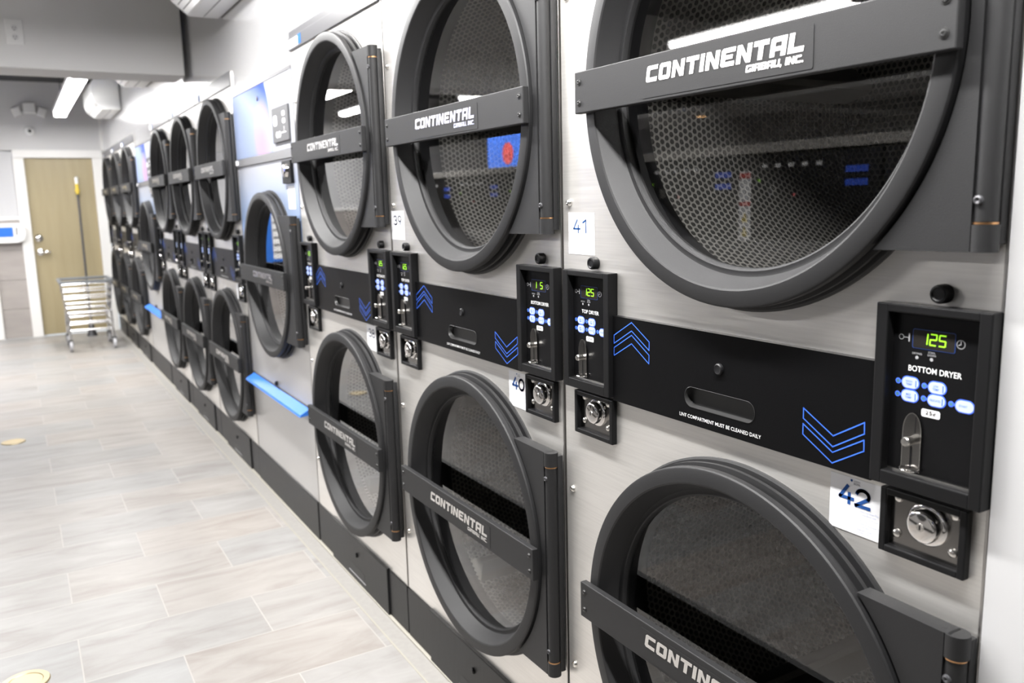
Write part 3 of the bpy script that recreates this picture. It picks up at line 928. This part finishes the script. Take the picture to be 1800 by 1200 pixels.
def make_stack():
    t = thing('stacked_tumble_dryer', 'x', 'dryer')
    b = B()
    steel_front(b, .0036, .7955, .150, 1.712, (ZLO, ZU))
    # folded side lips, sides, top and back
    for y, s in ((.0036, 1), (.7955, -1)):
        box(b, .0005, .9, y, y + s * .0015, .15, 1.77) if s > 0 else box(b, .0005, .9, y - .0015, y, .15, 1.77)
    box(b, .001, .9, .004, .796, 1.7705, 1.772)
    box(b, .898, .9, .004, .796, .15, 1.77)
    link('cabinet', b, 'steel', t)
    b = B()
    box(b, -.0022, .02, .0004, .0036, .15, 1.77, .0008)
    link('edge_lip', b, 'steel_side', t)
    # top trim with a maker's strip
    b = B(); box(b, -.006, .002, .003, .797, 1.712, 1.752, .0015); box(b, -.003, .002, .003, .797, 1.752, 1.772, .001)
    tt = link('top_trim', b, 'trim_dark', t)
    b = B(); flat(b, [(.66, 1.718), (.79, 1.718), (.79, 1.745), (.66, 1.745)], -.0064); link('trim_label', b, 'paper', tt)
    b = B(); flat(b, [(.655, 1.718), (.69, 1.718), (.69, 1.748), (.655, 1.748)], -.0067); link('trim_mark', b, 'blue_light_ink', tt)
    # toe panels
    b = B(); box(b, -.004, .0, .003, .134, .008, .149, .001); link('toe_panel', b, 'kick', t)
    b = B(); box(b, -.004, .0, .646, .797, .008, .149, .001); link('toe_panel', b, 'kick', t)
    b = B(); box(b, -.010, .0, .137, .643, .004, .152, .0012)
    tp = link('toe_access_panel', b, 'kick', t)
    b = B(); prism(b, roundrect(.333, .465, .034, .056, .009, 6), -.0104, -.0095); link('grip_slot', b, 'black_dark', tp)
    b = B(); revolve(b, [(-.010, .008), (-.014, .0075), (-.016, .005), (-.016, 0)], .394, .101, 20); link('panel_lock', b, 'black_dark', tp, True)
    b = B(); box(b, -.0108, -.0098, .325, .475, .024, .0275); link('notice_strip', b, 'grey_print', tp)
    for zc in (ZLO, ZU):
        drum_parts(t, zc)
        door_parts(t, zc)
    lint_panel(t)
    control_panel(t, 0, 'BOTTOM DRYER', '125', True)
    control_panel(t, 0, 'TOP DRYER', '125', False)
    coin_vault(t, .0185, .1235)
    coin_vault(t, .6400, .7520)
    for y in (.0655, .6965):
        b = B(); revolve(b, [(0, .0105), (-.010, .0105), (-.0125, .0095), (-.0132, .0075), (-.0118, .006), (-.0118, 0)], y, 1.1025, 28)
        link('service_lock', b, 'black_dark', t, True)
    for z in (1.549, 1.205, .678, .323):
        b = B()
        revolve(b, [(0, .0068), (-.003, .0064), (-.0055, .0045), (-.0062, .0018), (-.0055, .0012), (-.0055, 0)], .7745, z, 18)
        link('front_screw', b, 'zinc', t, True)
    return t

def numerals(b, s, y_left, z_base, cw, ch, pitch, wd, x):
    def arc(cx, cy, rx, ry, a0, a1, n=14):
        return [(cx + rx * math.cos(math.radians(a0 + (a1 - a0) * i / n)), cy + ry * math.sin(math.radians(a0 + (a1 - a0) * i / n))) for i in range(n + 1)]
    S = {'4': [[(.55, 1), (0, .28), (1, .28)], [(.72, .55), (.72, 0)]], '1': [[(.15, .8), (.6, 1), (.6, 0)]],
         '2': [arc(.5, .68, .46, .32, 165, -25) + [(0, 0), (1, 0)]], '0': [arc(.5, .5, .5, .5, 0, 360, 28)],
         '3': [arc(.45, .74, .4, .26, 150, -90) , arc(.45, .25, .48, .26, 90, -150)],
         '8': [arc(.5, .75, .38, .25, 0, 360, 22), arc(.5, .26, .46, .26, 0, 360, 22)],
         '9': [arc(.5, .68, .46, .32, 0, 360, 24), [(.94, .6), (.55, 0)]]}
    for i, c in enumerate(s):
        for st in S[c]:
            outline(b, [(y_left - i * pitch - cw * px, z_base + ch * pz) for px, pz in st], x, wd, False)

def sticker(t, num, y0, y1, z0, z1, ink='blue_ink', detail=True):
    b = B(); box(b, -.0007, -.0001, y0, y1, z0, z1); s = link('number_sticker', b, 'paper', t)
    if not num:
        return s
    wd = y1 - y0; ht = z1 - z0
    b = B(); numerals(b, num, (y0 + y1) / 2 - wd * .01 + wd * .30, z0 + ht * .535, wd * .25, ht * .29, wd * .32, wd * (.060 if detail else .034), -.0011)
    link('numeral', b, ink, s)
    if detail:
        b = B()
        lines = ['1  Download free The', '   Laundry Boss app', '   to your smartphone', '2  Open app', '   to add an account', '3  Using app,', '   scan the code', '   to pay by phone']
        for i, tx in enumerate(lines):
            text_bm(b, tx.strip(), y0 + wd * (.47 if tx[0] != ' ' else .43), z0 + ht * (.44 - i * .055), ht * .034, -.0011, wd * .022 * len(tx.strip()), 'L')
        link('sticker_print', b, 'pale_ink', s)
        b = B(); text_bm(b, 'LAUNDRY', y0 + wd * .53, z0 + ht * .935, ht * .028, -.0011, wd * .13, 'L', .01)
        text_bm(b, 'BOSS.', y0 + wd * .53, z0 + ht * .885, ht * .038, -.0011, wd * .13, 'L', .02)
        link('sticker_name', b, 'grey_print', s)
        b = B(); flat(b, [(y0 + wd * .575 + .0016 * math.cos(k), z0 + ht * .952 + .0016 * math.sin(k)) for k in [2 * PI * i / 16 for i in range(16)]], -.0011)
        link('sticker_emblem', b, 'blue_light_ink', s)
    return s

# ------------------------------------------------------------------ the single dryer
def make_single():
    t = thing('single_tumble_dryer', 'x', 'dryer')
    wS = WS
    zd, off = .948, .04
    b = B()
    global YC
    yc0 = YC
    YC = .385
    steel_front(b, .004, wS - .004, .150, 1.372, (zd,))
    for y in (.004, wS - .0055):
        box(b, .0005, .9, y, y + .0015, .15, 1.67)
    box(b, .001, .9, .004, wS - .004, 1.6705, 1.672)
    box(b, .898, .9, .004, wS - .004, .15, 1.67)
    link('cabinet', b, 'fade', t)
    b = B(); box(b, -.002, .001, .004, wS - .004, 1.405, 1.668, .001); fp = link('fascia', b, 'graphic', t)
    b = B(); box(b, -.006, .001, .004, wS - .004, 1.374, 1.404, .001); st = link('fascia_strip', b, 'handle_strip', t)
    b = B(); box(b, -.0085, -.006, wS - .045, wS - .006, 1.380, 1.400, .001); link('strip_mark', b, 'paper', st)
    b = B(); box(b, -.004, .001, .004, wS - .004, 1.660, 1.672, .001); link('top_trim', b, 'handle_strip', t)
    # display
    b = B(); box(b, -.010, -.002, .045, .248, 1.432, 1.553, .002); dp = link('display', b, 'trim_grey', t)
    b = B(); text_bm(b, '00', .20, 1.447, .022, -.0105, .06, 'L', .02); link('display_digits', b, 'white_print', dp)
    b = B()
    for i, z in enumerate((1.525, 1.50)):
        flat(b, roundrect(.078, .112, z - .008, z + .008, .007, 4), -.0105)
    outline(b, [(.095, 1.48), (.095, 1.462), (.075, 1.462), (.13, 1.462)], -.0105, .003, False)
    flat(b, roundrect(.18, .225, 1.49, 1.525, .01, 4), -.0105)
    link('display_icon', b, 'white_print', dp)
    b = B(); revolve(b, [(-.002, .009), (-.006, .008), (-.006, 0)], .4565, 1.6134, 18); link('fascia_lock', b, 'dark_metal', t, True)
    # coin vault
    b = B(); box(b, -.012, 0, .048, .155, 1.287, 1.366, .002); cv = link('coin_vault', b, 'bezel', t)
    b = B(); revolve(b, [(-.012, .026), (-.022, .022), (-.024, .016), (-.024, 0)], .098, 1.330, 32); link('lock', b, 'chrome', cv, True)
    b = B(); box(b, -.001, 0, .053, .131, 1.198, 1.277); link('number_sticker', b, 'paper', t)
    door_parts(t, zd)
    drum_parts(t, zd)
    # blue edged grip rail and the seam of the lower panel
    b = B(); box(b, -.004, .001, .006, wS - .006, .488, .497, .001); link('lower_panel_seam', b, 'dark_metal', t)
    b = B()
    pts = [(-.004, .492), (-.038, .474), (-.042, .466), (-.004, .470)]
    A = [b.verts.new((x, .03, z)) for x, z in pts]; C = [b.verts.new((x, wS - .03, z)) for x, z in pts]
    b.faces.new(A); b.faces.new(C[::-1])
    for i in range(4):
        j = (i + 1) % 4
        b.faces.new((A[j], A[i], C[i], C[j]))
    link('grip_rail', b, 'handle_blue', t)
    b = B(); revolve(b, [(0, .010), (-.008, .009), (-.010, .006), (-.010, 0)], .47, .508, 20); link('panel_lock', b, 'black_dark', t, True)
    b = B(); box(b, -.006, 0, .006, wS - .006, .006, .150, .0012); link('toe_panel', b, 'kick', t)
    YC = yc0
    return t
M['trim_grey'] = mat('display_grey', (0.10, 0.10, 0.105), 0.5, 0.0, 0.1)

# ------------------------------------------------------------------ the row of dryers
stack = make_stack()
single = make_single()
ROW = 'tall steel dryers along the right-hand wall'
LAB = {0: 'stacked steel dryer pair with number stickers 41 and 42, beside the white wall end',
       1: 'stacked steel dryer pair with number stickers 39 and 40',
       2: 'stacked steel dryer pair with number sticker 38, beside the bright blue fascia dryer',
       4: 'stacked steel dryer pair just beyond the nearer single-door dryer',
       5: 'middle stacked steel dryer pair between the two single-door dryers',
       6: 'stacked steel dryer pair just before the farther single-door dryer',
       8: 'stacked steel dryer pair just past the farther single-door dryer',
       9: 'middle stacked steel dryer pair of the last three before the tan door',
       10: 'stacked steel dryer pair at the far end, closest to the tan door'}
LAB1 = {3: 'single-door dryer with blue and pink printed fascia, beyond dryer pair 38',
        7: 'farther single-door dryer with blue grip rail, in front of the last three stacked pairs'}
first = {'S': stack, 'X': single}
units = {}
for i, k in enumerate(seq):
    lab = LAB.get(i) or LAB1.get(i)
    if first[k]['label'] == 'x':
        o = first[k]; o.location = (0, YS[i], 0); o['label'] = lab
    else:
        o = dup(first[k], (0, YS[i], 0), lab)
    o['group'] = ROW
    units[i] = o
# the display of the lower near dryer of pair 39/40 shows a gap between its figures
for c in units[1].children:
    if c.name.startswith('control_panel'):
        for g in c.children:
            if g.name.startswith('digit') and sum(v.co.y for v in g.data.vertices) / len(g.data.vertices) < .3:
                b = B(); seven_seg(b, '1 5', .0845, 1.0462, .0072, .0118, .0105, -.0089)
                me = bpy.data.meshes.new('digit'); b.to_mesh(me); b.free(); me.materials.append(M['digit']); g.data = me
sticker(units[0], '42', .1290, .2015, .7978, .8678)
sticker(units[0], '41', .7000, .7780, 1.1150, 1.1875, 'blue_light_ink', False)
sticker(units[1], '40', .1275, .2040, .7935, .8670)
sticker(units[1], '39', .7120, .7960, 1.1180, 1.1910, 'blue_light_ink', False)
sticker(units[2], '38', .1415, .2200, .7970, .8707, 'blue_ink', False)
for i in (4, 5, 6, 8, 9, 10):
    sticker(units[i], None, .1290, .2015, .7978, .8678)
    sticker(units[i], None, .7000, .7780, 1.1150, 1.1875)

# ------------------------------------------------------------------ wall-hung air conditioners
def air_con(name, label, y0, y1):
    t = thing(name, label, 'air conditioner', (0, y0, 2.0), 'mini split units high on the wall over the dryers')
    n = y1 - y0
    sec = [(0, 0), (-.125, 0), (-.192, .055), (-.205, .10), (-.205, .20), (-.17, .245), (0, .265)]
    b = B()
    A = [b.verts.new((x, 0, z)) for x, z in sec]; C = [b.verts.new((x, n, z)) for x, z in sec]
    b.faces.new(A); b.faces.new(C[::-1])
    for i in range(len(sec)):
        j = (i + 1) % len(sec)
        b.faces.new((A[j], A[i], C[i], C[j]))
    bmesh.ops.bevel(b, geom=list(b.edges), offset=.006, segments=2, profile=.5, affect='EDGES')
    link('casing', b, 'white_plastic', t, True, 30)
    # outlet with louvres across the sloping lower edge
    d = Vector((-.067, 0, .055)).normalized(); nn = Vector((-.055, 0, -.067)).normalized()
    b = B()
    p = Vector((-.132, 0, .006)) + nn * .001; q = Vector((-.187, 0, .051)) + nn * .001
    b.faces.new([b.verts.new(v) for v in (p + Vector((0, .04, 0)), q + Vector((0, .04, 0)), q + Vector((0, n - .04, 0)), p + Vector((0, n - .04, 0)))])
    link('outlet', b, 'grey_slot', t)
    for k in (.14, .5, .86):
        c = p.lerp(q, k) + nn * .004
        b = B()
        m = Matrix(((d.x, 0, nn.x, c.x), (0, 1, 0, 0), (d.z, 0, nn.z, c.z), (0, 0, 0, 1)))
        box(b, -.011, .011, .042, n - .042, -.002, .002, .0008, 2, m)
        link('louvre', b, 'white_plastic', t)
    b = B(); box(b, -.07, -.067, .03, n - .03, -.0012, .0005); link('panel_seam', b, 'grey_slot', t)
    return t
air_con('air_conditioner', 'white air conditioner with open louvres at the top edge, nearer than the beam', 2.58, 3.40)
air_con('air_conditioner', 'white air conditioner partly hidden above and behind the beam', 4.95, 5.75)
air_con('air_conditioner', 'white air conditioner farthest along, over the last dryers by the tan door', 7.14, 7.95)

# ------------------------------------------------------------------ things on the beam and the back wall
b = B(); box(b, -.786, -.714, 4.1945, 4.2, 1.977, 2.088, .002)
t = link('wall_outlet', b, 'white_plastic'); tag(t, 'white duplex outlet plate on the grey beam', 'outlet')
b = B()
for z in (2.008, 2.048):
    m = Matrix.Translation((-.75, 4.1945, z)) @ MY
    s = B(); revolve(s, [(0, .014), (-.0012, .0135), (-.0012, 0)], 0, 0, 20); merge(b, s, m)
link('socket', b, 'white_metal', t, True)
b = B()
for z in (2.008, 2.048):
    for dx in (-.005, .005):
        box(b, -.75 + dx - .001, -.75 + dx + .001, 4.1928, 4.1936, z - .002, z + .006)
    box(b, -.752, -.748, 4.1928, 4.1936, z - .010, z - .006)
link('socket_slot', b, 'black_dark', t)

t = thing('emergency_light', 'white three-panel emergency light high on the back wall', 'light', (-.6, L, 2.13))
b = B(); box(b, -.05, .05, -.06, 0, -.005, .09, .006); link('battery_case', b, 'white_plastic', t)
for s in (-1, 1):
    b = B(); m = Matrix.Rotation(s * .35, 4, 'Y')
    box(b, s * .095 - .035, s * .095 + .035, -.055, -.005, 0, .08, .006, 2, m); link('lamp_head', b, 'white_plastic', t)
b = B(); box(b, -.115, .115, -.012, 0, -.005, .012, .003); link('mounting_bar', b, 'white_plastic', t)

t = thing('security_camera', 'small white dome security camera on the grey back wall', 'camera', (-.614, L, 1.962))
b = B(); revolve(b, [(0, .045), (-.02, .045), (-.04, .038), (-.055, .022), (-.058, .0)], 0, 0, 32); bmesh.ops.transform(b, matrix=MY, verts=b.verts); link('housing', b, 'white_plastic', t, True)
b = B(); revolve(b, [(-.053, .018), (-.062, .014), (-.065, 0)], 0, 0, 20); bmesh.ops.transform(b, matrix=MY, verts=b.verts); link('lens', b, 'lens', t, True)

t = thing('baby_changing_station', 'white folded baby changing station with blue panel left of the tan door', 'changing station', (-1.05, L, .93))
b = B(); 
pts = roundrect(-.36, .30, -.005, .175, .06, 8)
A = [b.verts.new((y, -.10, z)) for y, z in pts]; C = [b.verts.new((y, -.02, z)) for y, z in pts]
b.faces.new(A); b.faces.new(C[::-1])
for i in range(len(pts)):
    j = (i + 1) % len(pts); b.faces.new((A[j], A[i], C[i], C[j]))
bmesh.ops.bevel(b, geom=[e for e in b.edges if abs(e.verts[0].co.y - e.verts[1].co.y) < 1e-6 and e.verts[0].co.y < -.05], offset=.012, segments=3, affect='EDGES')
link('shell', b, 'white_plastic', t, True, 40)
b = B(); box(b, -.25, .20, -.103, -.099, .05, .14); link('instruction_panel', b, 'handle_blue', t)
b = B(); box(b, .226, .234, -.104, -.099, .066, .135); link('latch_mark', b, 'black_dark', t)
b = B(); box(b, -.34, .28, -.02, 0, 0, .17, .003); link('wall_frame', b, 'white_plastic', t)

# mop leaning on the door
t = thing('mop', 'long-handled mop with yellow and white grip leaning on the tan door', 'mop', (-.285, 8.66, 0))
top = Vector((.020, .25, 1.53)); bot = Vector((0, 0, .10)); dv = top - bot
P = lambda k: bot + dv * k
b = B(); tube(b, P(0), P(.885), .010, 12); link('pole', b, 'dark_metal', t, True)
b = B(); tube(b, P(.885), P(.955), .015, 12); tube(b, P(.905), P(.915), .022, 12); link('yellow_sleeve', b, 'yellow', t, True)
b = B(); tube(b, P(.955), P(1), .015, 12); link('white_grip', b, 'white_plastic', t, True)
b = B(); tube(b, (0, 0, .085), (0, 0, .12), .03, 16, .018); link('head', b, 'dark_metal', t, True)
b = B(); tube(b, (0, 0, 0), (0, 0, .09), .048, 20, .024); link('mop_strings', b, 'dark_metal', t, True)

# laundry cart
t = thing('laundry_cart', 'chrome wire laundry cart with grey rim standing before the tan door', 'cart', (-.345, 7.72, 0))
def loop(b, pts, r, n=10, closed=True):
    k = len(pts)
    for i in range(k if closed else k - 1):
        tube(b, pts[i], pts[(i + 1) % k], r, n)
D = .46
def rect3(hx, y0, y1, z):
    return [(-hx, y0, z), (hx, y0, z), (hx, y1, z), (-hx, y1, z)]
b = B()
box(b, -.215, .21, -.012, .012, .588, .612, .006); box(b, -.215, .21, D - .012, D + .012, .588, .612, .006)
box(b, -.215, -.19, 0, D, .588, .612, .006); box(b, .186, .21, 0, D, .588, .612, .006)
link('rim', b, 'cart_grey', t, True)
def frac(z): return .17 + (.20 - .17) * (z - .33) / .27
for z in (.547, .482, .417):
    b = B(); loop(b, rect3(frac(z), .005, D - .005, z), .0065, 10); link('basket_hoop', b, 'cart_chrome', t, True)
for sd in (-1, 1):
    b = B()
    for i in range(9):
        yy_ = .03 + i * (D - .06) / 8
        tube(b, (sd * .20, yy_, .595), (sd * .172, yy_, .335), .0025, 8)
    link('side_wires', b, 'cart_chrome', t, True)
for yy_ in (.004, D - .004):
    b = B(); tube(b, (0, yy_, .595), (0, yy_, .335), .005, 8); link('upright_wire', b, 'cart_chrome', t, True)
b = B(); loop(b, rect3(.168, 0, D, .333), .011, 12)
for i in range(17):
    xx = -.16 + i * .02
    tube(b, (xx, 0, .333), (xx, D, .333), .0028, 8)
link('basket_floor', b, 'cart_chrome', t, True)
b = B()
for z in (.25, .18):
    loop(b, rect3(.160 if z > .2 else .17, 0, D, z), .0075, 10)
tube(b, (0, 0, .333), (0, 0, .18), .005, 8)
link('lower_shelf', b, 'cart_chrome', t, True)
for sx in (-1, 1):
    for yy_ in (0, D):
        b = B(); tube(b, (sx * .168, yy_, .333), (sx * .172, yy_, .095), .010, 12); link('leg', b, 'cart_chrome', t, True)
        b = B(); tube(b, (sx * .172 - .012, yy_ - .01, .045), (sx * .172 + .012, yy_ - .01, .045), .045, 24); c = link('caster_wheel', b, 'caster', t, True)
        b = B(); box(b, sx * .172 - .018, sx * .172 - .014, yy_ - .03, yy_ + .012, .04, .10, .001); box(b, sx * .172 + .014, sx * .172 + .018, yy_ - .03, yy_ + .012, .04, .10, .001)
        box(b, sx * .172 - .018, sx * .172 + .018, yy_ - .03, yy_ + .012, .094, .10, .001); link('caster_fork', b, 'dark_metal', c)

# floor clean-outs
def cleanout(label, x, y):
    b = B()
    s = B(); revolve(s, [(0, .0), (-.002, .0), (-.0025, .040), (-.004, .042), (-.004, .056), (-.001, .058), (.001, .058)], 0, 0, 40)
    merge(b, s, Matrix(((0, 1, 0, x), (0, 0, 1, y), (-1, 0, 0, .0005), (0, 0, 0, 1))))
    tag(link('floor_cleanout', b, 'gold', None, True), label, 'floor drain')
cleanout('round brass clean-out cover in the floor, farther one level with the nearer single dryer', -.967, 4.645)
cleanout('round brass clean-out cover in the floor at the bottom edge, nearer one', -.947, 1.93)

# ------------------------------------------------------------------ across the aisle (seen mirrored in the dryer glass)
XW = -1.92
def make_washer():
    t = thing('front_load_washer', 'steel front-load washer in the row across the aisle, seen mirrored in dryer glass', 'washer', (XW, 0, 0), 'front-load washers across the aisle')
    b = B(); box(b, -.78, 0, .005, .695, .12, 1.02, .004); link('cabinet', b, 'washer_body', t)
    b = B(); box(b, -.78, .008, .005, .695, 1.02, 1.375, .006); cp = link('control_fascia', b, 'washer_black', t)
    b = B(); box(b, .008, .0095, .06, .16, 1.285, 1.31); box(b, .008, .0095, .06, .16, 1.235, 1.26); link('blue_label', b, 'screen_dim', cp)
    b = B()
    for i in range(5):
        box(b, .008, .0095, .27 + i * .07, .30 + i * .07, 1.318, 1.334)
    link('cycle_icon', b, 'white_print', cp)
    b = B(); box(b, .008, .0095, .50, .54, 1.20, 1.245); link('coin_plate', b, 'zinc', cp)
    b = B(); box(b, .008, .0095, .59, .603, 1.262, 1.272); link('green_indicator', b, 'digit', cp)
    b = B(); box(b, .008, .0095, .40, .411, 1.20, 1.21); link('red_indicator', b, 'screen_red', cp)
    b = B()
    s = B(); revolve(s, [(0, .27), (-.05, .26), (-.055, .245), (-.055, .20), (-.03, .18), (-.03, 0)], .35, .58, 48); merge(b, s, Matrix.Scale(-1, 4, Vector((1, 0, 0))))
    link('door', b, 'black', t, True)
    b = B(); box(b, -.76, -.02, .0, .70, 0, .12); link('plinth', b, 'kick', t)
    return t
M['screen_dim'] = mat('blue_label_lit', (0.03, 0.08, 0.5), 0.3, emit=(0.06, 0.14, 0.8), estr=0.7)
wash = make_washer()
for i in range(10):
    if i == 0:
        wash.location = (XW, -.55, 0)
    else:
        dup(wash, (XW, -.55 + .7 * i, 0), wash['label'])
# warning label on the washer that dryer 41 mirrors
b = B(); box(b, .0, .0012, .0, .07, -.15, .15)
wl = link('warning_label', b, 'paper', None); wl.location = (XW + .0085, 2.19, 1.16); tag(wl, 'white warning label strip on a washer across the aisle, mirrored in dryer 41 glass', 'label')
b = B(); box(b, .0012, .0016, .004, .066, .118, .142); box(b, .0012, .0016, .004, .066, 0.0, .018); link('red_band', b, 'red_print', wl)
b = B()
for z in (-.07, -.13):
    b.faces.new([b.verts.new((.0016, y, zz)) for y, zz in ((.015, z), (.055, z), (.035, z + .045))])
link('warning_triangle', b, 'yellow_print', wl)
bm = B(); box(bm, -2.75, XW + .02, -.6, 6.5, 1.38, 1.42, .004); struct('trim_8', bm, 'stone', label='stone ledge over the washers')
bm = B(); box(bm, -2.85, -2.72, -.6, 6.5, 0, 1.38); struct('wall_divider', bm, 'dark_wall')
bm = B(); box(bm, -4.9, -4.1, 1.0, L, 1.90, ZC); struct('trim_9', bm, 'wall_grey', label='grey soffit over the far side of the room')
for x, y in ((-4.3, 4.4), (-4.5, 5.3), (-4.3, 7.8)):
    t = thing('downlight', 'small warm round downlight in the grey soffit, seen mirrored in dryer glass', 'light', (x, y, 1.9), 'warm downlights in the soffit')
    b = B(); s = B(); revolve(s, [(.0, .07), (.006, .068), (.006, .05)], 0, 0, 24); merge(b, s, Matrix(((0, 1, 0, 0), (0, 0, 1, 0), (-1, 0, 0, 0), (0, 0, 0, 1)))); link('trim_ring', b, 'white_metal', t, True)
    b = B(); s = B(); revolve(s, [(.004, .05), (.004, 0)], 0, 0, 24); merge(b, s, Matrix(((0, 1, 0, 0), (0, 0, 1, 0), (-1, 0, 0, 0), (0, 0, 0, 1)))); link('diffuser', b, 'warm', t)
t = thing('television', 'television with a blue picture across the room, mirrored in dryer 39 glass', 'television', (-2.78, 5.7, 1.43))
b = B(); box(b, -.03, .03, -.36, .36, .03, .45, .006); link('body', b, 'black_dark', t)
b = B(); box(b, .03, .032, -.345, .345, .045, .435); link('screen', b, 'screen_blue', t)
b = B(); s = B(); revolve(s, [(0, .09), (.001, 0)], 0, .16, 24); merge(b, s, Matrix.Translation((.0335, 0, 0))); link('picture', b, 'screen_red', t)
b = B(); box(b, -.08, .08, -.12, .12, 0, .012, .003); box(b, -.015, .015, -.03, .03, .01, .05); link('stand', b, 'black_dark', t)

tube_light('strip_light', 'added two-tube strip light out of view, brightening the left end of the back wall', -2.3, 6.9, 8.4, 2.15, 0.8)  # added lamp, out of view: brightens the back wall and its mirror image
t = thing('vending_cabinet', 'blue vending cabinet on the back wall, mirrored in the nearer single-door dryer', 'vending machine', (-1.62, L - .02, .5))
b = B(); box(b, -.2, .2, -.16, 0, 0, .68, .01); link('body', b, 'handle_blue', t)
b = B(); box(b, -.06, .06, -.166, -.158, .14, .62, .004); fr = link('window', b, 'white_plastic', t)
b = B()
for z in (.2, .28, .36, .44, .52):
    box(b, -.05, .05, -.169, -.165, z, z + .02, .001)
link('shelf_strip', b, 'grey_slot', fr)
b = B(); box(b, -.08, .08, -.17, -.155, .03, .11, .006); link('delivery_flap', b, 'black_dark', t)
